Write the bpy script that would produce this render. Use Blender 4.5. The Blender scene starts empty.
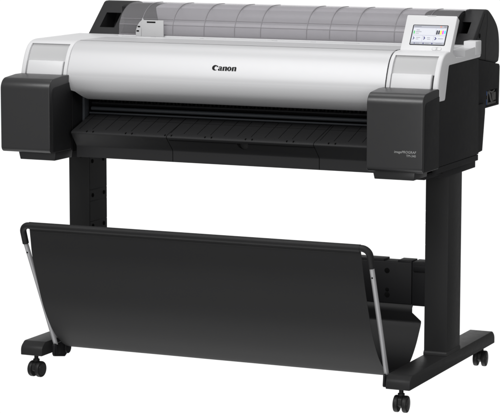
import bpy, bmesh, math, random
from mathutils import Vector, Matrix
random.seed(7)
scene = bpy.context.scene
COL = scene.collection

# ------------------------------------------------------------------ camera
cam_data = bpy.data.cameras.new("camera")
cam = bpy.data.objects.new("camera", cam_data)
COL.objects.link(cam)
yaw, pitch, roll = 0.4187, 0.1384, 0.001
fw = Vector((-math.sin(yaw) * math.cos(pitch), math.cos(yaw) * math.cos(pitch), -math.sin(pitch)))
rt = Vector((math.cos(yaw), math.sin(yaw), 0))
up = rt.cross(fw)
rt, up = rt * math.cos(roll) + up * math.sin(roll), up * math.cos(roll) - rt * math.sin(roll)
M = Matrix((rt, up, -fw)).transposed().to_4x4()
M.translation = Vector((2.7356, -5.8596, 1.4373))
cam.matrix_world = M
cam_data.sensor_fit = 'HORIZONTAL'
cam_data.sensor_width = 36.0
cam_data.lens = 2354.313 / 500 * 36.0
cam_data.clip_start = 0.1
cam_data.clip_end = 500
scene.camera = cam

# ------------------------------------------------------------------ studio light
world = bpy.data.worlds.new("World")
scene.world = world
world.use_nodes = True
nt = world.node_tree
nt.nodes.clear()
wo = nt.nodes.new('ShaderNodeOutputWorld')
bg = nt.nodes.new('ShaderNodeBackground')
tc = nt.nodes.new('ShaderNodeTexCoord')
dot = nt.nodes.new('ShaderNodeVectorMath'); dot.operation = 'DOT_PRODUCT'   # white sweep behind the printer
dot.inputs[1].default_value = Vector((-0.40, 0.90, -0.16)).normalized()
mr = nt.nodes.new('ShaderNodeMapRange')
mr.interpolation_type = 'SMOOTHSTEP'
mr.inputs['From Min'].default_value = 0.85
mr.inputs['From Max'].default_value = 0.935
mr.inputs['To Min'].default_value = 0.0
mr.inputs['To Max'].default_value = 1.03
sep = nt.nodes.new('ShaderNodeSeparateXYZ')
mf = nt.nodes.new('ShaderNodeMapRange')                                      # pale studio floor below
mf.interpolation_type = 'SMOOTHSTEP'
mf.inputs['From Min'].default_value = -0.66
mf.inputs['From Max'].default_value = -0.93
mf.inputs['To Min'].default_value = 0.0
mf.inputs['To Max'].default_value = 1.7
mxm = nt.nodes.new('ShaderNodeMath'); mxm.operation = 'MAXIMUM'
nt.links.new(tc.outputs['Generated'], dot.inputs[0])
nt.links.new(tc.outputs['Generated'], sep.inputs[0])
nt.links.new(dot.outputs['Value'], mr.inputs['Value'])
nt.links.new(sep.outputs['Z'], mf.inputs['Value'])
nt.links.new(mr.outputs['Result'], mxm.inputs[0])
nt.links.new(mf.outputs['Result'], mxm.inputs[1])
mb = nt.nodes.new('ShaderNodeMapRange')                                      # room: dim low down, paler overhead
mb.interpolation_type = 'SMOOTHSTEP'
mb.inputs['From Min'].default_value = -0.25
mb.inputs['From Max'].default_value = 0.45
mb.inputs['To Min'].default_value = 0.11
mb.inputs['To Max'].default_value = 0.34
mx2 = nt.nodes.new('ShaderNodeMath'); mx2.operation = 'MAXIMUM'
nt.links.new(sep.outputs['Z'], mb.inputs['Value'])
nt.links.new(mxm.outputs[0], mx2.inputs[0])
nt.links.new(mb.outputs['Result'], mx2.inputs[1])
dot2 = nt.nodes.new('ShaderNodeVectorMath'); dot2.operation = 'DOT_PRODUCT'  # added glow from front left, lifts the front faces
dot2.inputs[1].default_value = Vector((-0.40, -0.90, -0.10)).normalized()
ml = nt.nodes.new('ShaderNodeMapRange'); ml.interpolation_type = 'SMOOTHSTEP'
ml.inputs['From Min'].default_value = 0.66
ml.inputs['From Max'].default_value = 0.94
ml.inputs['To Min'].default_value = 0.0
ml.inputs['To Max'].default_value = 0.40
mx3 = nt.nodes.new('ShaderNodeMath'); mx3.operation = 'MAXIMUM'
nt.links.new(tc.outputs['Generated'], dot2.inputs[0])
nt.links.new(dot2.outputs['Value'], ml.inputs['Value'])
nt.links.new(mx2.outputs[0], mx3.inputs[0])
nt.links.new(ml.outputs['Result'], mx3.inputs[1])
nt.links.new(mx3.outputs[0], bg.inputs['Color'])
bg.inputs['Strength'].default_value = 1.0
nt.links.new(bg.outputs[0], wo.inputs['Surface'])


def area(name, loc, target, sx, sy, watts):
    d = bpy.data.lights.new(name, 'AREA')
    d.shape = 'RECTANGLE'; d.size = sx; d.size_y = sy; d.energy = watts
    o = bpy.data.objects.new(name, d); COL.objects.link(o)
    o.location = loc
    o.rotation_euler = (Vector(target) - Vector(loc)).to_track_quat('-Z', 'Y').to_euler()
    return o


area("key_softbox", (-0.7, -3.0, 3.7), (0, 0.1, 0.8), 3.0, 1.1, 110)
area("overhead_softbox", (0.0, 0.6, 3.6), (0, 0.4, 0.9), 2.6, 1.2, 26)
area("front_softbox", (1.9, -4.6, 0.7), (0, 0.1, 0.35), 2.0, 1.2, 44)
area("side_softbox", (3.8, -0.9, 1.9), (0.5, 0.3, 0.7), 1.6, 1.4, 19)

scene.view_settings.view_transform = 'Standard'
scene.view_settings.look = 'None'
scene.view_settings.exposure = 0.0
scene.view_settings.gamma = 1.0
scene.view_settings.use_curve_mapping = False


# ------------------------------------------------------------------ materials
def material(name, color, rough=0.5, spec=0.5, metal=0.0, bump=0.0, bscale=900.0, mottle=0.0, mscale=60.0):
    m = bpy.data.materials.new(name); m.use_nodes = True
    t = m.node_tree; b = t.nodes['Principled BSDF']
    b.inputs['Base Color'].default_value = (*color, 1)
    b.inputs['Roughness'].default_value = rough
    b.inputs['Specular IOR Level'].default_value = spec
    b.inputs['Metallic'].default_value = metal
    co = t.nodes.new('ShaderNodeTexCoord')
    if bump:
        n = t.nodes.new('ShaderNodeTexNoise'); n.inputs['Scale'].default_value = bscale
        n.inputs['Detail'].default_value = 3
        t.links.new(co.outputs['Object'], n.inputs['Vector'])
        bp = t.nodes.new('ShaderNodeBump'); bp.inputs['Strength'].default_value = bump
        bp.inputs['Distance'].default_value = 0.0006
        t.links.new(n.outputs['Fac'], bp.inputs['Height'])
        t.links.new(bp.outputs['Normal'], b.inputs['Normal'])
    if mottle:
        n2 = t.nodes.new('ShaderNodeTexNoise'); n2.inputs['Scale'].default_value = mscale
        n2.inputs['Detail'].default_value = 5
        t.links.new(co.outputs['Object'], n2.inputs['Vector'])
        r = t.nodes.new('ShaderNodeMapRange')
        r.inputs['To Min'].default_value = rough - mottle; r.inputs['To Max'].default_value = rough + mottle
        t.links.new(n2.outputs['Fac'], r.inputs['Value'])
        t.links.new(r.outputs['Result'], b.inputs['Roughness'])
    return m


def emissive(name, color, strength):
    m = material(name, color, 0.3)
    b = m.node_tree.nodes['Principled BSDF']
    b.inputs['Emission Color'].default_value = (*color, 1)
    b.inputs['Emission Strength'].default_value = strength
    return m


WHITE = material('white_plastic', (0.71, 0.71, 0.72), 0.42, 0.4, bump=0.08, bscale=700, mottle=0.05)
SHELL = material('pearl_white_plastic', (0.62, 0.62, 0.63), 0.50, 0.42, metal=0.28, bump=0.10, bscale=600, mottle=0.012)
GREYW = material('pale_grey_plastic', (0.50, 0.50, 0.505), 0.5, 0.3, bump=0.08, bscale=700)
BLACK = material('satin_black_plastic', (0.0215, 0.0215, 0.0225), 0.36, 0.62, bump=0.12, bscale=900, mottle=0.05)
PLATE = material('plate_black_metal', (0.034, 0.034, 0.035), 0.5, 0.3, bump=0.2, bscale=1300)
CAPM = material('fine_black_plastic', (0.024, 0.024, 0.025), 0.5, 0.3, bump=0.2, bscale=1100, mottle=0.05)
SIDE = material('grained_black_plastic', (0.015, 0.015, 0.016), 0.6, 0.2, bump=0.35, bscale=1100, mottle=0.06)
STEEL = material('black_powder_coat', (0.027, 0.027, 0.0275), 0.42, 0.18, bump=0.30, bscale=1300, mottle=0.06)
DEEP = material('deep_black_plastic', (0.008, 0.008, 0.009), 0.55, 0.3)
GAP = material('seam_black', (0.004, 0.004, 0.004), 0.8, 0.1)
FABRIC = material('black_nylon', (0.0100, 0.0100, 0.0105), 0.55, 0.36, bump=0.5, bscale=1500)
RUBBER = material('black_rubber', (0.014, 0.014, 0.014), 0.5, 0.35)
ROLLER = material('slate_metal', (0.05, 0.055, 0.062), 0.4, 0.5)
SILVER = material('silver_metal', (0.48, 0.48, 0.49), 0.36, 0.5, metal=0.25, mottle=0.05)
INK = material('print_black', (0.006, 0.006, 0.006), 0.6, 0.2)
PRINTW = material('print_white', (0.36, 0.36, 0.36), 0.5, 0.2)
PAPER = material('roll_paper', (0.82, 0.81, 0.83), 0.8, 0.1)
PORTBLUE = material('port_blue', (0.02, 0.075, 0.24), 0.5, 0.3)
PORTGREY = material('port_grey', (0.10, 0.098, 0.095), 0.6, 0.3)
LCD = emissive('lcd_lilac', (0.42, 0.43, 0.50), 0.40)
LCDCARD = emissive('lcd_white', (0.52, 0.53, 0.57), 0.45)
LCDGREY = emissive('lcd_grey', (0.34, 0.35, 0.39), 0.35)
LCDTXT = emissive('lcd_text', (0.20, 0.21, 0.25), 0.2)
LCDNAVY = emissive('lcd_navy', (0.03, 0.03, 0.16), 0.3)
LCDBLK = emissive('lcd_black', (0.03, 0.03, 0.05), 0.1)
LCDGRN = emissive('lcd_green', (0.03, 0.50, 0.10), 0.3)
LCDYEL = emissive('lcd_yellow', (0.80, 0.70, 0.05), 0.35)
LCDMAG = emissive('lcd_magenta', (0.75, 0.05, 0.60), 0.35)
LCDCYN = emissive('lcd_cyan', (0.05, 0.62, 0.80), 0.35)
LCDRED = emissive('lcd_red', (0.85, 0.20, 0.10), 0.35)

SMOKE = bpy.data.materials.new('smoked_clear_plastic'); SMOKE.use_nodes = True
t = SMOKE.node_tree; t.nodes.clear()
o_ = t.nodes.new('ShaderNodeOutputMaterial')
tr = t.nodes.new('ShaderNodeBsdfTransparent'); tr.inputs['Color'].default_value = (0.93, 0.925, 0.935, 1)
pb = t.nodes.new('ShaderNodeBsdfPrincipled')
pb.inputs['Base Color'].default_value = (0.37, 0.364, 0.375, 1); pb.inputs['Roughness'].default_value = 0.25
pb.inputs['Specular IOR Level'].default_value = 0.35
mx = t.nodes.new('ShaderNodeMixShader'); mx.inputs[0].default_value = 0.24
t.links.new(tr.outputs[0], mx.inputs[1]); t.links.new(pb.outputs[0], mx.inputs[2])
t.links.new(mx.outputs[0], o_.inputs['Surface'])


# ------------------------------------------------------------------ mesh helpers
LOC = {}


def empty(name, loc, label, cat):
    o = bpy.data.objects.new(name, None); COL.objects.link(o)
    o.location = loc; o.empty_display_size = 0.1
    o['label'] = label; o['category'] = cat
    LOC[o] = Vector(loc)
    return o


def link_mesh(name, me, mat, parent=None, sharp=32, mats=None):
    """link a mesh given in world coordinates as one object with its origin in its own middle"""
    o = bpy.data.objects.new(name, me); COL.objects.link(o)
    for mm in (mats or [mat]):
        me.materials.append(mm)
    if len(me.vertices):
        lo = [min(v.co[i] for v in me.vertices) for i in range(3)]
        hi = [max(v.co[i] for v in me.vertices) for i in range(3)]
        c = Vector([(a + b) / 2 for a, b in zip(lo, hi)])
        me.transform(Matrix.Translation(-c))
    else:
        c = Vector()
    LOC[o] = c
    if parent is not None:
        o.parent = parent
        o.location = c - LOC[parent]
    else:
        o.location = c
    for p in me.polygons:
        p.use_smooth = True
    me.set_sharp_from_angle(angle=math.radians(sharp))
    return o


def obj(name, bm, mat, parent=None, sharp=32, mats=None, cut=None):
    bmesh.ops.recalc_face_normals(bm, faces=bm.faces[:])
    me = bpy.data.meshes.new(name); bm.to_mesh(me); bm.free()
    if cut:
        me = boolean(me, cut)
        me.name = name
    return link_mesh(name, me, mat, parent, sharp, mats)


def boolean(me, cutters):
    tmp = bpy.data.objects.new('tmp', me); COL.objects.link(tmp)
    cs = []
    for cbm in cutters:
        bmesh.ops.recalc_face_normals(cbm, faces=cbm.faces[:])
        cm = bpy.data.meshes.new('cut'); cbm.to_mesh(cm); cbm.free()
        co = bpy.data.objects.new('cut', cm); COL.objects.link(co); cs.append(co)
        mod = tmp.modifiers.new('b', 'BOOLEAN'); mod.operation = 'DIFFERENCE'; mod.solver = 'EXACT'; mod.object = co
    bpy.context.view_layer.update()
    dg = bpy.context.evaluated_depsgraph_get()
    out = bpy.data.meshes.new_from_object(tmp.evaluated_get(dg))
    for o in cs + [tmp]:
        m = o.data; bpy.data.objects.remove(o); bpy.data.meshes.remove(m)
    return out


def merge(dst, src):
    me = bpy.data.meshes.new('t'); src.to_mesh(me); src.free()
    dst.from_mesh(me); bpy.data.meshes.remove(me)


def bevel(bm, w, seg=2, ang=40):
    bmesh.ops.recalc_face_normals(bm, faces=bm.faces[:])
    es = [e for e in bm.edges if len(e.link_faces) == 2 and e.calc_face_angle(0) > math.radians(ang)]
    if es and w > 0:
        bmesh.ops.bevel(bm, geom=es, offset=w, segments=seg, profile=0.5, affect='EDGES', clamp_overlap=True)


def prism(bm, pts, a0, a1, axis='x', bev=0.0, seg=2, ang=40):
    """extrude a 2-D outline along an axis; outline is (y,z) for x, (x,z) for y, (x,y) for z"""
    b = bmesh.new()
    def P(p, a):
        if axis == 'x': return (a, p[0], p[1])
        if axis == 'y': return (p[0], a, p[1])
        return (p[0], p[1], a)
    v0 = [b.verts.new(P(p, a0)) for p in pts]
    v1 = [b.verts.new(P(p, a1)) for p in pts]
    n = len(pts)
    b.faces.new(v0); b.faces.new(v1[::-1])
    for i in range(n):
        b.faces.new((v0[i], v0[(i + 1) % n], v1[(i + 1) % n], v1[i]))
    bevel(b, bev, seg, ang)
    merge(bm, b)


def box(bm, x0, x1, y0, y1, z0, z1, bev=0.0, seg=2):
    prism(bm, [(y0, z0), (y1, z0), (y1, z1), (y0, z1)], x0, x1, 'x', bev, seg)


def rounded(pts, rad, n=6):
    """round the corners of a closed outline; rad a number or a list"""
    out = []
    N = len(pts)
    for i in range(N):
        r = rad[i] if isinstance(rad, (list, tuple)) else rad
        p = Vector(pts[i]); a = Vector(pts[i - 1]) - p; c = Vector(pts[(i + 1) % N]) - p
        if r <= 0:
            out.append(tuple(p)); continue
        la, lc = a.length, c.length
        a.normalize(); c.normalize()
        th = a.angle(c)
        d = min(r / math.tan(th / 2), la * 0.49, lc * 0.49)
        s, e = p + a * d, p + c * d
        for k in range(n + 1):
            u = k / n
            wq = math.sin(th / 2)
            den = (1 - u) ** 2 + 2 * wq * u * (1 - u) + u * u
            out.append(tuple(((1 - u) ** 2 * s + 2 * wq * u * (1 - u) * p + u * u * e) / den))
    return out


def cyl(bm, c, axis, r, h, n=24, bev=0.0, r2=None):
    b = bmesh.new()
    bmesh.ops.create_cone(b, cap_ends=True, segments=n, radius1=r, radius2=r if r2 is None else r2, depth=h)
    if bev: bevel(b, bev, 2, 50)
    rot = Vector((0, 0, 1)).rotation_difference(Vector(axis)).to_matrix().to_4x4()
    bmesh.ops.transform(b, matrix=Matrix.Translation(c) @ rot, verts=b.verts[:])
    merge(bm, b)


def tube(bm, pts, r, n=12, caps=True):
    pts = [Vector(p) for p in pts]
    rings = []
    nrm = None
    for i, p in enumerate(pts):
        tdir = (pts[min(i + 1, len(pts) - 1)] - pts[max(i - 1, 0)]).normalized()
        if nrm is None:
            nrm = tdir.orthogonal().normalized()
        nrm = (nrm - tdir * nrm.dot(tdir)).normalized()
        bi = tdir.cross(nrm)
        rr = r[i] if isinstance(r, (list, tuple)) else r
        rings.append([bm.verts.new(p + (nrm * math.cos(2 * math.pi * k / n) + bi * math.sin(2 * math.pi * k / n)) * rr) for k in range(n)])
    for a, b in zip(rings, rings[1:]):
        for k in range(n):
            bm.faces.new((a[k], a[(k + 1) % n], b[(k + 1) % n], b[k]))
    if caps:
        bm.faces.new(rings[0][::-1]); bm.faces.new(rings[-1])


def strip(bm, pts, w, h, out):
    """thin seam ridge along pts: width w across, standing h proud along 'out'"""
    pts = [Vector(p) for p in pts]; out = Vector(out).normalized()
    rings = []
    for i, p in enumerate(pts):
        tdir = (pts[min(i + 1, len(pts) - 1)] - pts[max(i - 1, 0)]).normalized()
        s = tdir.cross(out).normalized() * (w / 2)
        rings.append([bm.verts.new(p - s - out * 0.002), bm.verts.new(p + s - out * 0.002),
                      bm.verts.new(p + s + out * h), bm.verts.new(p - s + out * h)])
    for a, b in zip(rings, rings[1:]):
        for k in range(4):
            bm.faces.new((a[k], a[(k + 1) % 4], b[(k + 1) % 4], b[k]))
    bm.faces.new(rings[0][::-1]); bm.faces.new(rings[-1])


def catmull(pts, n=6):
    P = [Vector(p) for p in pts]
    P = [P[0] * 2 - P[1]] + P + [P[-1] * 2 - P[-2]]
    out = []
    for i in range(1, len(P) - 2):
        for k in range(n):
            u = k / n
            out.append(0.5 * ((2 * P[i]) + (-P[i - 1] + P[i + 1]) * u + (2 * P[i - 1] - 5 * P[i] + 4 * P[i + 1] - P[i + 2]) * u * u
                              + (-P[i - 1] + 3 * P[i] - 3 * P[i + 1] + P[i + 2]) * u ** 3))
    out.append(P[-2])
    return [tuple(v) for v in out]


def sheet(bm, rows, thick):
    """rows: list of lists of 3-D points -> grid, given thickness"""
    b = bmesh.new()
    V = [[b.verts.new(p) for p in r] for r in rows]
    for r0, r1 in zip(V, V[1:]):
        for k in range(len(r0) - 1):
            b.faces.new((r0[k], r0[k + 1], r1[k + 1], r1[k]))
    bmesh.ops.recalc_face_normals(b, faces=b.faces[:])
    bmesh.ops.solidify(b, geom=b.faces[:], thickness=thick)
    merge(bm, b)


def curve_mesh(splines, extrude=0.0):
    """filled 2-D outlines (holes by even-odd) to a mesh"""
    cu = bpy.data.curves.new('c', 'CURVE'); cu.dimensions = '2D'; cu.fill_mode = 'BOTH'; cu.extrude = extrude
    for pts in splines:
        s = cu.splines.new('POLY'); s.points.add(len(pts) - 1)
        for q, p in zip(s.points, pts): q.co = (p[0], p[1], 0, 1)
        s.use_cyclic_u = True
    return _conv(cu)


def text_mesh(body, size, extrude=0.0, align='LEFT', shear=0.0, bold=0.0, space=1.0):
    cu = bpy.data.curves.new('c', 'FONT'); cu.body = body; cu.size = size; cu.extrude = extrude
    cu.align_x = align; cu.shear = shear; cu.offset = bold; cu.space_character = space
    return _conv(cu)


def _conv(cu):
    o = bpy.data.objects.new('c', cu); COL.objects.link(o)
    bpy.context.view_layer.update()
    dg = bpy.context.evaluated_depsgraph_get()
    me = bpy.data.meshes.new_from_object(o.evaluated_get(dg))
    bpy.data.objects.remove(o); bpy.data.curves.remove(cu)
    return me


# ================================================================== STAND
stand = empty('printer_stand', (0, 0.36, 0), 'black steel two-legged rolling stand under the plotter, with a fabric catch basket hung in front', 'stand')

foot_profile = rounded([(0.0, 0.068), (0.733, 0.068), (0.733, 0.092), (0.712, 0.107), (0.022, 0.107), (0.0, 0.092)],
                       [0.002, 0.002, 0.02, 0.02, 0.02, 0.02], 5)
column_screws = [(0.321, 0.602), (0.391, 0.602), (0.322, 0.4995), (0.394, 0.5), (0.3225, 0.407), (0.3925, 0.406)]
for s in (-1, 1):
    xa, xb = sorted((s * 0.53, s * 0.60))
    bm = bmesh.new()
    prism(bm, foot_profile, xa, xb, 'x', 0.003, 2)
    foot = obj('foot', bm, STEEL, stand)
    bm = bmesh.new()
    box(bm, xa + 0.0008, xb - 0.0008, 0.3026, 0.4159, 0.104, 0.655, 0.0022)
    column = obj('column', bm, STEEL, stand)
    bm = bmesh.new()
    prism(bm, [(0.2985, 0.1065), (0.420, 0.1065), (0.420, 0.113), (0.4166, 0.119), (0.3019, 0.119), (0.2985, 0.113)], xa + 0.0004, xb - 0.0004, 'x', 0.001, 1)
    obj('base_collar', bm, STEEL, column)
    # screwed inner cover plates
    xi = s * 0.53
    bm = bmesh.new()
    for (za, zb) in ((0.118, 0.243), (0.245, 0.360), (0.362, 0.419), (0.4215, 0.481), (0.4835, 0.5155), (0.518, 0.652)):
        xs = sorted((xi + s * 0.002, xi - s * 0.0001))
        box(bm, xs[0], xs[1], 0.306, 0.4135, za, zb, 0.0006, 1)
    obj('inner_plate', bm, PLATE, column)
    for (y, z) in column_screws:
        bm = bmesh.new()
        cyl(bm, (xi - s * 0.0004, y, z), (1, 0, 0), 0.0062, 0.003, 16, 0.0006)
        cyl(bm, (xi - s * 0.0022, y, z), (1, 0, 0), 0.0025, 0.0015, 6)
        obj('screw', bm, GAP, column)
    # bracket carrying the basket rod
    bm = bmesh.new()
    xs = sorted((s * 0.5298, s * 0.508))
    prism(bm, rounded([(0.035, 0.064), (0.10, 0.052), (0.135, 0.07), (0.135, 0.093), (0.11, 0.100), (0.04, 0.099)], 0.006, 4), xs[0] if s > 0 else xs[1] - 0.007, xs[0] + 0.007 if s > 0 else xs[1], 'x', 0.001, 1)
    box(bm, min(s * 0.506, s * 0.5205), max(s * 0.506, s * 0.5205), 0.043, 0.070, 0.066, 0.0965, 0.002)
    cyl(bm, (s * 0.515, 0.114, 0.076), (1, 0, 0), 0.017, 0.024, 24, 0.002)
    obj('rod_bracket', bm, DEEP, foot)

# casters: one built, three copied with their parts
def make_caster():
    bm = bmesh.new()
    cyl(bm, (0, 0, 0.060), (0, 0, 1), 0.0062, 0.020, 16)
    prism(bm, rounded([(-0.019, 0.022), (-0.015, 0.040), (0.0, 0.048), (0.015, 0.040), (0.017, 0.020), (0.0, 0.012)], 0.006, 4), -0.0055, 0.0055, 'x', 0.001, 1)
    cyl(bm, (0, 0, 0.0495), (0, 0, 1), 0.0095, 0.008, 20, 0.001)
    c = obj('caster', bm, RUBBER, stand)
    for sx in (-1, 1):
        bm = bmesh.new()
        cyl(bm, (sx * 0.0125, 0.002, 0.0235), (1, 0, 0), 0.0235, 0.0135, 36, 0.0035)
        obj('wheel', bm, RUBBER, c)
        bm = bmesh.new()
        cyl(bm, (sx * 0.0196, 0.002, 0.0235), (1, 0, 0), 0.0165, 0.0012, 32, 0.0004)
        cyl(bm, (sx * 0.0203, 0.002, 0.0235), (1, 0, 0), 0.0045, 0.0012, 16, 0.0003)
        obj('hub_cap', bm, BLACK, c)
    return c

caster = make_caster()
home = caster.location.copy()
spots = [(-0.565, 0.029, -0.10), (0.565, 0.029, 0.05), (0.565, 0.705, 0.08), (-0.565, 0.705, -0.06)]
for i, (x, y, a) in enumerate(spots):
    if i == 0:
        c = caster
    else:
        c = caster.copy(); COL.objects.link(c); c.parent = stand
        for ch in caster.children:
            d = ch.copy(); COL.objects.link(d); d.parent = c
    c.location = Vector((x, y - 0.36, home.z))
    c.rotation_euler = (0, 0, a)

# cross beam between the columns, with its right end bracket
bm = bmesh.new()
box(bm, -0.529, 0.474, 0.352, 0.405, 0.2365, 0.3575, 0.003)
box(bm, 0.28, 0.389, 0.3535, 0.402, 0.350, 0.3630, 0.0015)
box(bm, 0.431, 0.4735, 0.3535, 0.402, 0.350, 0.3630, 0.0015)
box(bm, 0.46, 0.49, 0.362, 0.398, 0.2352, 0.350)
beam = obj('cross_beam', bm, DEEP, stand)
bm = bmesh.new()
box(bm, 0.4752, 0.529, 0.350, 0.408, 0.2345, 0.361, 0.003)
box(bm, 0.48, 0.528, 0.345, 0.35, 0.335, 0.352, 0.001)
obj('beam_bracket', bm, DEEP, beam)
for (x, z, r) in ((0.3994, 0.331, 0.0075), (0.400, 0.276, 0.0055), (0.400, 0.2612, 0.0075), (-0.40, 0.331, 0.0075), (-0.40, 0.262, 0.0075)):
    bm = bmesh.new()
    cyl(bm, (x, 0.3515, z), (0, 1, 0), r, 0.003, 18, 0.0008)
    cyl(bm, (x, 0.3498, z), (0, 1, 0), r * 0.45, 0.001, 6)
    obj('bolt', bm, GAP, beam)

# catch basket: fabric, rail, rods
prof = catmull([(-0.1165, 0.4625), (-0.109, 0.430), (-0.096, 0.375), (-0.067, 0.298), (-0.035, 0.224), (0.008, 0.158),
                (0.050, 0.116), (0.103, 0.0835), (0.165, 0.0715), (0.225, 0.0745), (0.275, 0.090), (0.318, 0.125), (0.352, 0.168), (0.362, 0.184)], 5)
prof += [(0.3615, 0.19), (0.349, 0.215), (0.349, 0.228), (0.356, 0.2360)]
NX = 40
rows = []
for j, (y, z) in enumerate(prof):
    r_ = []
    f = j / (len(prof) - 1)
    amp = math.sin(math.pi * min(1, f * 1.35))
    half = 0.5005 + 0.0032 * min(1.0, f * 7) * max(0.0, min(1.0, (0.75 - f) * 4))
    if z > 0.205 and f > 0.8: half = 0.478
    for k in range(NX + 1):
        x = -half + 2 * half * k / NX
        w = 0.0012 * amp * math.sin(x * 9.0 + f * 3.0) + 0.0008 * amp * math.sin(x * 23.0 - f * 7.0)
        r_.append((x, y + w, z - 0.3 * w))
    rows.append(r_)
bm = bmesh.new(); sheet(bm, rows, 0.0014)
basket = obj('catch_basket', bm, FABRIC, stand, sharp=60)

rail = []
R0 = (0.0, -0.1165, 0.4685)
def rail_side(s):
    # straight along x, bend, then down the rod direction
    top = Vector((s * 0.5245, -0.1165, 0.4685)); dn = Vector((s * 0.5245, -0.096, 0.4145))
    d = (dn - top).normalized()
    pts = []
    for k in range(9):
        a = k / 8 * math.pi / 2
        pts.append(top + Vector((-s, 0, 0)) * 0.022 * (1 - math.sin(a)) + d * 0.022 * (1 - math.cos(a)))
    pts.append(dn)
    return pts
bm = bmesh.new()
L = rail_side(-1); Rr = rail_side(1)
tube(bm, L[::-1] + Rr, 0.0092, 16)
obj('rail', bm, FABRIC, basket)
bm = bmesh.new()   # hem of the fabric round the rail
tube(bm, [(-0.5005 + 0.02 * k, -0.1165, 0.4685 + 0.0) for k in range(51)], 0.0102, 16)
tube(bm, [(-0.5005 + 0.02 * k, -0.1118, 0.4525) for k in range(51)], 0.0028, 8)
obj('hem', bm, FABRIC, basket)
for s in (-1, 1):
    bm = bmesh.new()
    tube(bm, [(s * 0.5245, -0.0965, 0.416), (s * 0.51325, 0.0535, 0.0955)], 0.0067, 18)
    rod = obj('rod', bm, SILVER, basket)
    bm = bmesh.new()
    pt = Vector((s * 0.5245, -0.0965, 0.416)).lerp(Vector((s * 0.5130, 0.056, 0.090)), 0.085)
    cyl(bm, pt + Vector((0.0, -0.0062, -0.0022)), (0, -1, -0.4), 0.0024, 0.002, 12)
    obj('rivet', bm, GAP, rod)

# ================================================================== PRINTER
printer = empty('large_format_printer', (0, 0.3, 0.638), 'white and black large format plotter with smoked roll cover and touch screen', 'printer')

# chassis behind everything
bm = bmesh.new()
box(bm, -0.618, 0.618, 0.262, 0.472, 0.652, 0.938, 0.002)
for s in (-1, 1):
    xs = sorted((s * 0.486, s * 0.618))
    box(bm, xs[0], xs[1], 0.118, 0.268, 0.653, 0.850, 0.002)
    box(bm, xs[0], xs[1], 0.165, 0.268, 0.840, 0.940, 0.002)
box(bm, -0.485, 0.485, 0.175, 0.26, 0.935, 0.958)
box(bm, -0.56, 0.56, 0.47, 0.69, 0.70, 0.955, 0.003)
body = obj('body', bm, DEEP, printer)

# side panels with lower rim and rear part
for s in (-1, 1):
    def X(a, b): return sorted((s * a, s * b))
    bm = bmesh.new()
    xs = X(0.6185, 0.630)
    prism(bm, rounded([(0.116, 0.664), (0.467, 0.664), (0.459, 0.88), (0.4555, 0.946), (0.172, 0.944), (0.137, 0.853), (0.116, 0.850)], [0.002] * 7, 2), xs[0], xs[1], 'x', 0.0015, 2)
    sp = obj('side_panel', bm, SIDE, printer)
    bm = bmesh.new()
    xs = X(0.6165, 0.6285)
    prism(bm, [(0.114, 0.646), (0.468, 0.646), (0.468, 0.6625), (0.114, 0.6625)], xs[0], xs[1], 'x', 0.0012, 2)
    xs = X(0.53, 0.606)
    box(bm, xs[0], xs[1], 0.243, 0.512, 0.6195, 0.6455, 0.002)
    xs = X(0.565, 0.60)
    box(bm, xs[0], xs[1], 0.10, 0.2425, 0.630, 0.6455, 0.0015)
    obj('base_rim', bm, SIDE, printer)
    bm = bmesh.new()
    xs = X(0.55, 0.6195)
    prism(bm, [(0.472, 0.662), (0.532, 0.666), (0.553, 0.776), (0.553, 0.80), (0.472, 0.80)], xs[0], xs[1], 'x', 0.0015, 2)
    xs = X(0.53, 0.6125)
    cut = []
    if s > 0:
        cb = bmesh.new(); box(cb, 0.6075, 0.64, 0.582, 0.683, 0.7895, 0.8335); cut = [cb]
    prism(bm, [(0.4645, 0.801), (0.552, 0.801), (0.552, 0.784), (0.70, 0.784), (0.703, 0.897), (0.697, 0.9035), (0.4615, 0.935)], xs[0], xs[1], 'x', 0.0015, 2)
    obj('rear_panel', bm, SIDE, printer, cut=cut)
    # roll holder end cap
    bm = bmesh.new()
    xs = X(0.553 if s > 0 else 0.50, 0.610)
    prof_cap = [(0.425, 0.935), (0.4445, 0.966), (0.5575, 1.0640), (0.566, 1.0668)] + \
        catmull([(0.585, 1.0672), (0.605, 1.0630), (0.640, 1.0455), (0.6735, 1.0232), (0.693, 1.0010), (0.702, 0.975), (0.7045, 0.945), (0.7035, 0.925)], 4) + \
        [(0.697, 0.910), (0.672, 0.9065), (0.47, 0.935)]
    prism(bm, prof_cap, xs[0], xs[1], 'x', 0.004, 3, 50)
    cb = bmesh.new()   # window through the slanted front face
    if s > 0: x0, x1, za, zb = 0.5565, 0.5845, 1.0045, 1.0335
    else: x0, x1, za, zb = -0.582, -0.532, 0.9935, 1.0335
    ya = 0.4445 + (za - 0.966) * (0.113 / 0.098); yb = 0.4445 + (zb - 0.966) * (0.113 / 0.098)
    prism(cb, [(ya - 0.02, za), (ya + 0.09, za - 0.01), (yb + 0.07, zb), (yb - 0.02, zb)], x0, x1, 'x')
    cap = obj('end_cap', bm, CAPM, printer, cut=[cb])
    if s > 0:
        bm = bmesh.new()
        cyl(bm, (0.6102, 0.520, 0.995), (1, 0, 0), 0.007, 0.002, 20, 0.0004)
        strip(bm, [(0.6098, 0.452, 0.945), (0.6098, 0.50, 0.992), (0.6098, 0.566, 1.056)], 0.0016, 0.0004, (1, 0, 0))
        strip(bm, [(0.6098, 0.586, 1.060), (0.6098, 0.590, 1.02), (0.6098, 0.578, 0.985), (0.6098, 0.575, 0.92)], 0.0016, 0.0004, (1, 0, 0))
        obj('cap_seam', bm, GAP, cap)

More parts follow.
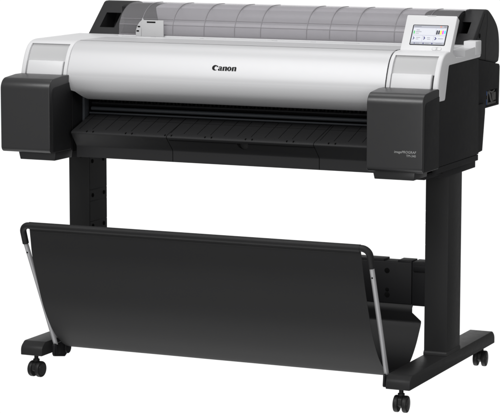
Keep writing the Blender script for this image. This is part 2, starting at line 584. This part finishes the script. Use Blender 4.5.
# ---- white shell: common front curve (y, z)
FRONT = [(0.0885, 0.872), (0.0915, 0.888), (0.0985, 0.908), (0.1080, 0.929), (0.1180, 0.946), (0.1290, 0.958), (0.1430, 0.967), (0.1600, 0.9722), (0.1800, 0.974)]
FRONT = catmull(FRONT, 3)
def front_y(z):
    for (y0, z0), (y1, z1) in zip(FRONT, FRONT[1:]):
        if z0 <= z <= z1:
            return y0 + (y1 - y0) * (z - z0) / max(1e-9, z1 - z0)
    return FRONT[0][0] if z < FRONT[0][1] else FRONT[-1][0]

for s in (-1, 1):
    def X(a, b): return sorted((s * a, s * b))
    xs = X(0.4880, 0.639)
    bm = bmesh.new()
    outline = [(0.0985, 0.843)] + [(0.0895, 0.858)] + FRONT + [(0.43, 0.974), (0.449, 0.974), (0.449, 0.9405), (0.1835, 0.936), (0.178, 0.932), (0.1515, 0.848), (0.147, 0.843)]
    prism(bm, outline, xs[0], xs[1], 'x', 0.005, 4, 55)
    cuts = []
    cb = bmesh.new()      # ink hatch recess in the front
    inner = [(y + 0.0075, z - 0.002) for (y, z) in FRONT if z < 0.9655]
    rc = [(0.04, 0.853), (0.0970, 0.853)] + inner + [(0.135, 0.9635), (0.04, 0.9635)]
    xr = X(0.500, 0.6245)
    prism(cb, rc, xr[0], xr[1], 'x')
    cuts.append(cb)
    if s > 0:
        cb = bmesh.new()  # pocket in the top right end of the deck
        prism(cb, [(0.2, 0.99), (0.200, 0.974), (0.212, 0.965), (0.236, 0.953), (0.309, 0.950), (0.310, 0.968), (0.405, 0.9728), (0.405, 0.99)], 0.596, 0.66, 'x')
        cuts.append(cb)
    shoulder = obj('shoulder_cover', bm, WHITE, printer, cut=cuts, sharp=28)
    bm = bmesh.new()
    rp = [(0.1150, 0.856), (0.0978, 0.856)] + [(y + 0.0062, z - 0.002) for (y, z) in FRONT if z < 0.9635] + [(0.137, 0.9630), (0.150, 0.9630)]
    xr = X(0.5012, 0.6233)
    prism(bm, rp, xr[0], xr[1], 'x')
    obj('hatch_recess', bm, GREYW, shoulder)
    bm = bmesh.new()      # hinged lid below
    lid = [(0.112, 0.858), (0.0835, 0.858), (0.0850, 0.880), (0.0925, 0.903), (0.0985, 0.9165), (0.125, 0.9165)]
    xr = X(0.5035, 0.6180)
    prism(bm, lid, xr[0], xr[1], 'x', 0.0028, 3, 30)
    obj('hatch_lid', bm, WHITE, shoulder)
    # shadow line in the gap right of the lid, as a dark strip
    bm = bmesh.new()
    gx = 0.6203 if s > 0 else -0.5022
    strip(bm, [(gx, front_y(z) + 0.0055, z) for z in (0.858, 0.872, 0.888, 0.902, 0.914)], 0.0020, 0.0006, (0, -1, 0.3))
    obj('lid_gap_shadow', bm, DEEP, shoulder)

# deck between the shoulders, behind the cover
bm = bmesh.new()
box(bm, -0.4872, 0.4872, 0.330, 0.452, 0.950, 0.9735, 0.0015)
deck = obj('top_deck', bm, WHITE, printer)
bm = bmesh.new()
box(bm, -0.479, 0.555, 0.3965, 0.4035, 0.9734, 0.9765, 0.001)
obj('ledge', bm, WHITE, deck)
bm = bmesh.new()
for (a, b) in ((-0.455, -0.41), (-0.36, -0.345), (-0.20, -0.19), (0.03, 0.045), (0.15, 0.165), (0.255, 0.30)):
    bm = bmesh.new(); box(bm, a, b, 0.372, 0.380, 0.9725, 0.9741)
    obj('deck_slot', bm, GREYW, deck)
bm = bmesh.new()          # hinge block at the right rear corner
box(bm, 0.604, 0.640, 0.398, 0.4485, 0.950, 0.988, 0.002)
obj('hinge_block', bm, WHITE, printer)
bm = bmesh.new()
cyl(bm, (0.6405, 0.438, 0.953), (1, 0, 0), 0.004, 0.002, 14)
obj('hinge_pin', bm, GREYW, printer)

# access cover: big curved white front
CV = [(0.3297, 0.9738, 0.4864)] + [(y, z, 0.4864) for (y, z) in FRONT[::-1]] + \
     [(0.0878, 0.863, 0.4864), (0.0892, 0.853, 0.4864), (0.0922, 0.844, 0.4864), (0.0965, 0.8360, 0.4864),
      (0.1010, 0.8307, 0.4680), (0.1075, 0.8243, 0.4615), (0.1160, 0.8180, 0.4560), (0.1270, 0.8120, 0.4515), (0.1390, 0.8075, 0.4490),
      (0.1500, 0.8055, 0.4480), (0.1540, 0.8120, 0.4480)]
CV = [tuple(v) for v in catmull(CV[:-10], 2)] + CV[-10:]
rows = []
for (y, z, h) in CV:
    rows.append([(-h + 2 * h * k / 24, y, z) for k in range(25)])
bm = bmesh.new(); sheet(bm, rows, 0.003)
cover = obj('access_cover', bm, SHELL, printer, sharp=50)

# brand lettering: drawn letters, wide bold serif
def arc(cx, cy, rx, ry, a0, a1, n=14):
    return [(cx + rx * math.cos(math.radians(a0 + (a1 - a0) * k / n)), cy + ry * math.sin(math.radians(a0 + (a1 - a0) * k / n))) for k in range(n + 1)]
def letters():
    S = []
    # C: heavy left bowl, beak at top right
    C_ = arc(0.60, 0.62, 0.60, 0.62, 62, 322, 26) + [(1.12, 0.33)] + arc(0.84, 0.58, 0.36, 0.42, 310, 112, 18) + [(0.86, 1.0), (0.98, 0.74), (1.20, 0.92), (1.14, 1.04)]
    S.append(C_)
    def n_(x):
        return [(x, 0.86), (x + 0.30, 0.96), (x + 0.35, 0.84)] + [(x + 0.46, 0.94), (x + 0.62, 0.97), (x + 0.80, 0.92), (x + 0.88, 0.78), (x + 0.88, 0.0), (x + 0.53, 0.0), (x + 0.53, 0.70), (x + 0.48, 0.77), (x + 0.43, 0.77), (x + 0.35, 0.70), (x + 0.35, 0.0), (x + 0.0, 0.0), (x + 0.0, 0.78)]
    # a
    x = 1.24
    S.append([(x + 0.04, 0.72), (x + 0.10, 0.88), (x + 0.34, 0.97), (x + 0.62, 0.94), (x + 0.74, 0.80), (x + 0.74, 0.16), (x + 0.84, 0.06), (x + 0.84, 0.0), (x + 0.50, 0.0), (x + 0.46, 0.08), (x + 0.26, -0.02), (x + 0.06, 0.04), (x - 0.02, 0.22), (x + 0.06, 0.42), (x + 0.28, 0.56), (x + 0.45, 0.62), (x + 0.45, 0.78), (x + 0.38, 0.84), (x + 0.31, 0.80), (x + 0.29, 0.68)])
    S.append([(x + 0.45, 0.50), (x + 0.45, 0.20), (x + 0.37, 0.15), (x + 0.30, 0.24), (x + 0.34, 0.42)])
    S.append(n_(2.14))
    S.append(arc(3.50, 0.48, 0.44, 0.50, 0, 345, 23)); S.append(arc(3.50, 0.48, 0.105, 0.33, 0, 345, 18))
    S.append(n_(4.02))
    return S
me = curve_mesh(letters())
k = 0.0745 / 4.92
bm = bmesh.new(); bm.from_mesh(me); bpy.data.meshes.remove(me)
bmesh.ops.subdivide_edges(bm, edges=bm.edges[:], cuts=2, use_grid_fill=True)
for v in bm.verts:
    x = -0.0330 + v.co.x * k; z = 0.9064 + v.co.y * k * 0.80
    v.co = (x, front_y(z) - 0.0007, z)
bm2 = bmesh.new(); merge(bm2, bm)
obj('brand_lettering', bm2, INK, cover)

# front ink tank covers
box_prof = rounded([(-0.029, 0.663), (0.100, 0.663), (0.100, 0.8790), (0.055, 0.8790), (-0.029, 0.8715)], [0.015, 0.002, 0.004, 0.01, 0.031], 10)
for s in (-1, 1):
    def X(a, b): return sorted((s * a, s * b))
    xs = X(0.4808, 0.6390)
    bm = bmesh.new()
    prism(bm, box_prof, xs[0], xs[1], 'x', 0.0055, 4, 50)
    tank = obj('ink_tank_cover', bm, BLACK, printer, sharp=28)
    for xf, d in ((xs[0], -1), (xs[1], 1)):
        bm = bmesh.new()
        a, b = sorted((xf - d * 0.002, xf + d * 0.0016))
        prism(bm, rounded([(-0.0125, 0.6655), (0.0985, 0.6655), (0.0985, 0.8585), (-0.0125, 0.8480)], [0.003, 0.001, 0.001, 0.018], 6), a, b, 'x', 0.0008, 2)
        obj('cheek_panel', bm, SIDE, tank)
    bm = bmesh.new()      # tray below
    xa, xb = X(0.4840, 0.6040)
    prism(bm, [(xa, 0.6625), (xa + (0.0055 if s > 0 else 0.006), 0.639), (xb - 0.002, 0.639), (xb, 0.6625)], 0.009, 0.112, 'y', 0.0015, 2)
    obj('drip_tray', bm, BLACK, tank)
# model lettering, right tank cover
right_tank = tank
for body_, size, xr, z in (("imagePROGRAF", 0.0092, 0.6215, 0.7165), ("TM-340", 0.0086, 0.6210, 0.7070)):
    me = text_mesh(body_, size, 0.0, 'RIGHT', 0.12 if 'image' in body_ else 0.0, 0.00006)
    bm = bmesh.new(); bm.from_mesh(me); bpy.data.meshes.remove(me)
    for v in bm.verts:
        v.co = (xr + v.co.x * (1.0 if 'image' in body_ else 0.98), -0.0296, z + v.co.y)
    obj('model_lettering', bm, PRINTW, right_tank)

# output guide with door below the slot
plat = [(0.235, 0.7565), (0.200, 0.7565), (0.0865, 0.7205), (0.0790, 0.7165), (0.0785, 0.7125), (0.0825, 0.7075), (0.1095, 0.6760), (0.1115, 0.6720), (0.1120, 0.6405), (0.235, 0.6405)]
bm = bmesh.new()
prism(bm, plat, -0.4705, 0.4705, 'x', 0.0012, 2, 20)
cb = bmesh.new()
prism(cb, [(0.066 - 0.0185, 0.7060)] + [(0.066 + 0.0165 * math.cos(math.radians(180 + 180 * q / 14)), 0.7040 + 0.0165 * math.sin(math.radians(180 + 180 * q / 14))) for q in range(15)] + [(0.066 + 0.0185, 0.7060)], 0.05, 0.108, 'y')
guide = obj('output_guide', bm, CAPM, printer, cut=[cb], sharp=18)
bm = bmesh.new()
edge = [(0.1995, 0.7566), (0.0866, 0.7206), (0.0788, 0.7165), (0.0784, 0.7123), (0.1094, 0.6761), (0.1114, 0.6720), (0.1119, 0.6410)]
for xx in (-0.1615, 0.2875):
    strip(bm, [(xx + (-0.004 if 0 < i < 4 else 0), y, z) for i, (y, z) in enumerate(edge)], 0.0018, 0.0005, (0, -1, 0.15))
strip(bm, [(-0.160, 0.0836, 0.7060), (0.047, 0.0836, 0.7060)], 0.0020, 0.0005, (0, -1, -0.85))
strip(bm, [(0.085, 0.0836, 0.7060), (0.286, 0.0836, 0.7060)], 0.0020, 0.0005, (0, -1, -0.85))
obj('door_seam', bm, GAP, guide)
bm = bmesh.new()
x = -0.452; i = 0
while x < 0.47:
    strip(bm, [(x, 0.1965, 0.7555), (x, 0.098, 0.7242)], 0.0013, 0.0004, (0, -0.3, 1))
    if i % 3 == 1:
        for dx in (-0.010, 0.010):
            box(bm, x + dx - 0.0010, x + dx + 0.0010, 0.0795, 0.0885, 0.7165, 0.7212)
    x += 0.0415; i += 1
strip(bm, [(-0.47, 0.168, 0.7464), (0.47, 0.168, 0.7464)], 0.0011, 0.0003, (0, -0.3, 1))
obj('guide_groove', bm, GAP, guide)

# paper slot: rollers, bars and teeth under the cover
bm = bmesh.new()
box(bm, -0.484, 0.484, 0.238, 0.262, 0.742, 0.93)
slot = obj('paper_slot', bm, GAP, printer)
for (y, z, r) in ((0.205, 0.7605, 0.0030), (0.219, 0.772, 0.0058), (0.222, 0.788, 0.0045), (0.218, 0.803, 0.006)):
    bm = bmesh.new()
    tube(bm, [(-0.476, y, z), (0.476, y, z)], r, 12)
    obj('roller_bar', bm, ROLLER if z < 0.78 else DEEP, slot)
bm = bmesh.new()
for k in range(76):
    xx = -0.44 + 0.0118 * k
    box(bm, xx, xx + 0.006, 0.172 + 0.004 * (k % 3 == 0), 0.195, 0.7985 - 0.004 * (k % 2), 0.812)
box(bm, -0.46, 0.46, 0.168, 0.20, 0.806, 0.83)
obj('pinch_teeth', bm, GAP, slot)
for s in (-1, 1):
    xs = sorted((s * 0.4850, s * 0.4780))
    bm = bmesh.new(); box(bm, xs[0], xs[1], 0.176, 0.205, 0.735, 0.835, 0.001)
    obj('slot_bracket', bm, ROLLER, slot)

# smoked roll cover, with what shows through it
RC = catmull([(0.4010, 0.9765), (0.4020, 0.990), (0.4045, 1.0095), (0.4190, 1.0335), (0.4370, 1.0490), (0.4600, 1.0605), (0.4850, 1.0668), (0.520, 1.0690), (0.560, 1.0670), (0.610, 1.0560), (0.660, 1.030)], 4)
rows = [[(-0.479 + 1.051 * k / 30, y, z) for k in range(31)] for (y, z) in RC]
bm = bmesh.new(); sheet(bm, rows, 0.0022)
rcover = obj('roll_cover', bm, SMOKE, printer, sharp=40)
RIB = material('smoked_edge_plastic', (0.24, 0.23, 0.245), 0.35, 0.3)
ribs = [-0.405, -0.302, -0.2, -0.1015, -0.0186, 0.1261, 0.1975, 0.2805, 0.395, 0.49]
RCd = [(y, z) for (y, z) in RC if y < 0.56]
for xx in ribs:
    bm = bmesh.new()
    strip(bm, [(xx, y, z) for (y, z) in RCd[:9]], 0.0018, 0.0004, (0, -1, 0.1))
    strip(bm, [(xx, y, z) for (y, z) in RCd[8:]], 0.0018, 0.0004, (0, -0.6, 1))
    obj('cover_rib', bm, RIB, rcover)
bm = bmesh.new()
strip(bm, [(-0.478, 0.4043, 1.0080), (0.571, 0.4043, 1.0080)], 0.0022, 0.0008, (0, -1, 0.2))
strip(bm, [(-0.478, 0.4125, 1.0245), (0.571, 0.4125, 1.0245)], 0.0012, 0.0005, (0, -1, 0.5))
strip(bm, [(-0.478, 0.4012, 0.9790), (0.571, 0.4012, 0.9790)], 0.0022, 0.0006, (0, -1, 0.0))
obj('cover_fold', bm, RIB, rcover)
bm = bmesh.new()
cyl(bm, (0.0405, 0.545, 0.985), (1, 0, 0), 0.0755, 0.853, 64)
obj('paper_roll', bm, PAPER, printer)
bm = bmesh.new()          # filler added under the cover top, blocks the backdrop behind
prism(bm, [(0.60, 0.95), (0.50, 0.95), (0.462, 1.045)] + [(y, z - 0.0042) for (y, z) in RC if 0.455 < y < 0.60] + [(0.60, 1.045)], -0.384, 0.466, 'x')
obj('cover_filler', bm, PAPER, printer)
for (x0, x1) in ((-0.4985, -0.3848), (0.4668, 0.5515)):  # dark fillers added at both ends so the white backdrop doesn't shine through
    bm = bmesh.new()
    prism(bm, [(0.60, 0.95), (0.50, 0.95), (0.462, 1.045)] + [(y, z - 0.0042) for (y, z) in RC if 0.455 < y < 0.60] + [(0.60, 1.045)], x0, x1, 'x')
    obj('end_filler', bm, SIDE, printer)
for (xc, r) in ((-0.4420, 0.0765), (0.5125, 0.074)):
    bm = bmesh.new()
    cyl(bm, (xc, 0.545, 0.985), (1, 0, 0), r, 0.113 if xc < 0 else 0.09, 48, 0.003)
    obj('roll_spool', bm, SIDE, printer)
# white media flange at the left end of the cover
bm = bmesh.new()
box(bm, -0.3975, -0.325, 0.3880, 0.3915, 0.9735, 1.0225, 0.001)
prism(bm, [(-0.3990, 0.9735)] + catmull([(-0.4165, 0.9735), (-0.4172, 0.988), (-0.4125, 1.004), (-0.4040, 1.0165), (-0.3935, 1.0235)], 4) + [(-0.3925, 1.0150)] + catmull([(-0.3960, 1.008), (-0.3985, 0.996), (-0.3990, 0.985)], 3), 0.3900, 0.3985, 'y', 0.0006, 1)
prism(bm, [(-0.3965, 1.022), (-0.3905, 1.022), (-0.3945, 1.029)], 0.3890, 0.3915, 'y')
flange = obj('media_flange', bm, GREYW, printer)
for (x0, x1, y0, z0, z1) in ((-0.379, -0.351, 0.3872, 1.0145, 1.0185), (-0.4145, -0.4065, 0.3892, 0.9875, 0.9915), (-0.4105, -0.4025, 0.3892, 1.0005, 1.0045)):
    bm = bmesh.new(); box(bm, x0, x1, y0, y0 + 0.002, z0, z1)
    obj('flange_slot', bm, GAP, flange)

# control panel
O = Vector((0, 0.185, 0.972)); U = Vector((0, 0.058, 0.094)).normalized(); N = Vector((0, -0.094, 0.058)).normalized()
def cp(x, v, d=0.0): return Vector((x, 0, 0)) + O + U * v + N * d
def panel_prism(bm, pts, d0, d1, bev=0.0, seg=2):
    b = bmesh.new()
    v0 = [b.verts.new(cp(p[0], p[1], d0)) for p in pts]; v1 = [b.verts.new(cp(p[0], p[1], d1)) for p in pts]
    b.faces.new(v0); b.faces.new(v1[::-1]); n = len(pts)
    for i in range(n): b.faces.new((v0[i], v0[(i + 1) % n], v1[(i + 1) % n], v1[i]))
    bevel(b, bev, seg, 50)
    merge(bm, b)
def rect(x0, x1, v0, v1): return [(x0, v0), (x1, v0), (x1, v1), (x0, v1)]
bm = bmesh.new()
panel_prism(bm, rounded(rect(0.4938, 0.6385, -0.010, 0.1108), [0.001, 0.001, 0.003, 0.003], 3), -0.022, 0.0, 0.002, 2)
panel = obj('control_panel', bm, WHITE, printer)
bm = bmesh.new()
panel_prism(bm, rounded(rect(0.5168, 0.6192, 0.0185, 0.0815), 0.003, 4), -0.002, 0.0006, 0.0003, 1)
bezel = obj('screen_bezel', bm, DEEP, panel)
bm = bmesh.new()
panel_prism(bm, rect(0.5198, 0.6164, 0.0210, 0.0790), 0.0, 0.0010)
screen = obj('touch_screen', bm, LCD, bezel)
def ui(parts, name, mat, d=0.0014):
    for p in parts:
        b = bmesh.new(); panel_prism(b, p, 0.0005, d)
        obj(name, b, mat, bezel)
ui([rect(0.5212, 0.5850, 0.0495, 0.0705), rect(0.5862, 0.6152, 0.0495, 0.0705), rect(0.5212, 0.5500, 0.0290, 0.0475), rect(0.5515, 0.5825, 0.0290, 0.0475), rect(0.5840, 0.6152, 0.0290, 0.0475)], 'screen_card', LCDCARD, 0.0012)
ui([rect(0.5198, 0.6164, 0.0722, 0.0790), rect(0.5198, 0.6164, 0.0210, 0.0270)], 'screen_bar', LCDGREY, 0.0012)
ui([rect(0.5220, 0.5420, 0.0750, 0.0765), rect(0.6075, 0.6145, 0.0748, 0.0766), rect(0.5300, 0.5390, 0.0640, 0.0652), rect(0.5285, 0.5450, 0.0588, 0.0600), rect(0.5285, 0.5380, 0.0540, 0.0550),
    rect(0.5330, 0.5445, 0.0410, 0.0421), rect(0.5330, 0.5400, 0.0362, 0.0372), rect(0.5645, 0.5730, 0.0410, 0.0421), rect(0.5655, 0.5740, 0.0362, 0.0372), rect(0.5960, 0.6110, 0.0386, 0.0398),
    rect(0.5340, 0.5450, 0.0234, 0.0245), rect(0.5620, 0.5730, 0.0234, 0.0245), rect(0.5920, 0.6100, 0.0234, 0.0245)], 'screen_text', LCDTXT, 0.0015)
ui([[(0.5250, 0.0345), (0.5285, 0.0392), (0.5250, 0.0440), (0.5234, 0.0430), (0.5260, 0.0392), (0.5234, 0.0355)], [(0.5560, 0.0350), (0.5595, 0.0400), (0.5565, 0.0445), (0.5535, 0.0440), (0.5565, 0.0400), (0.5545, 0.0360)],
    [(0.5880, 0.0345), (0.5925, 0.0392), (0.5880, 0.0440), (0.5862, 0.0425), (0.5890, 0.0392), (0.5862, 0.0360)],
    rect(0.5295, 0.5322, 0.0226, 0.0252), rect(0.5550, 0.5582, 0.0224, 0.0254), rect(0.5800, 0.5836, 0.0224, 0.0254)], 'screen_icon', LCDNAVY, 0.0016)
ui([rect(0.5228, 0.5258, 0.0530, 0.0620)], 'status_light', LCDGRN, 0.0015)
for q, m_ in enumerate((LCDBLK, LCDBLK, LCDYEL, LCDMAG, LCDCYN)):
    x0 = 0.5880 + q * 0.0056
    low = (0.0520, 0.0528, 0.0520, 0.0535, 0.0550)[q]
    ui([[(x0, low), (x0 + 0.0042, low), (x0 + 0.0042, 0.0625), (x0 + 0.0032, 0.0648), (x0 + 0.0010, 0.0648), (x0, 0.0625)]], 'ink_gauge', m_, 0.0015)
ui([rect(0.5965, 0.6012, 0.0745, 0.0770)], 'alert_badge', LCDRED, 0.0015)
def pill(xc, vc, w, h, n=8):
    r = h / 2; a = w / 2 - r
    return [(xc + a + r * math.cos(t), vc + r * math.sin(t)) for t in [(-math.pi / 2 + math.pi * k / n) for k in range(n + 1)]] + \
           [(xc - a - r * math.cos(t), vc - r * math.sin(t)) for t in [(-math.pi / 2 + math.pi * k / n) for k in range(n + 1)]]
bm = bmesh.new(); panel_prism(bm, pill(0.5985, 0.0085, 0.0285, 0.0105), -0.001, 0.0004, 0.0002, 1)
key = obj('button_plate', bm, GREYW, panel)
for q, (xc, w) in enumerate(((0.5912, 0.0110), (0.6058, 0.0110))):
    bm = bmesh.new(); panel_prism(bm, pill(xc, 0.0085, w + 0.0010, 0.0088), -0.001, 0.0012, 0.0004, 2)
    obj('button', bm, WHITE, key)
bm = bmesh.new(); panel_prism(bm, rect(0.5520, 0.5775, 0.1082, 0.1112), -0.006, 0.0004)
obj('sensor_slit', bm, GREYW, panel)

# connector recess at the rear right
bm = bmesh.new()
box(bm, 0.606, 0.6078, 0.5825, 0.6825, 0.7900, 0.8330)
ports = obj('port_bay', bm, GAP, printer)
bm = bmesh.new(); box(bm, 0.6075, 0.6105, 0.584, 0.596, 0.819, 0.832, 0.001); box(bm, 0.6075, 0.6105, 0.584, 0.596, 0.791, 0.808, 0.001)
obj('port_tab', bm, PORTBLUE, ports)
bm = bmesh.new()
box(bm, 0.6075, 0.610, 0.600, 0.680, 0.790, 0.797, 0.001)
box(bm, 0.6075, 0.610, 0.653, 0.678, 0.800, 0.824, 0.002)
box(bm, 0.6075, 0.610, 0.599, 0.606, 0.797, 0.830, 0.001)
tube(bm, catmull([(0.609, 0.604, 0.829), (0.6095, 0.618, 0.823), (0.6095, 0.630, 0.806), (0.609, 0.640, 0.797)], 5), 0.0032, 8)
tube(bm, catmull([(0.609, 0.612, 0.831), (0.610, 0.640, 0.826), (0.6095, 0.662, 0.830)], 5), 0.0024, 8)
tube(bm, catmull([(0.609, 0.640, 0.826), (0.610, 0.644, 0.812), (0.609, 0.652, 0.800)], 5), 0.0024, 8)
obj('connector', bm, PORTGREY, ports)
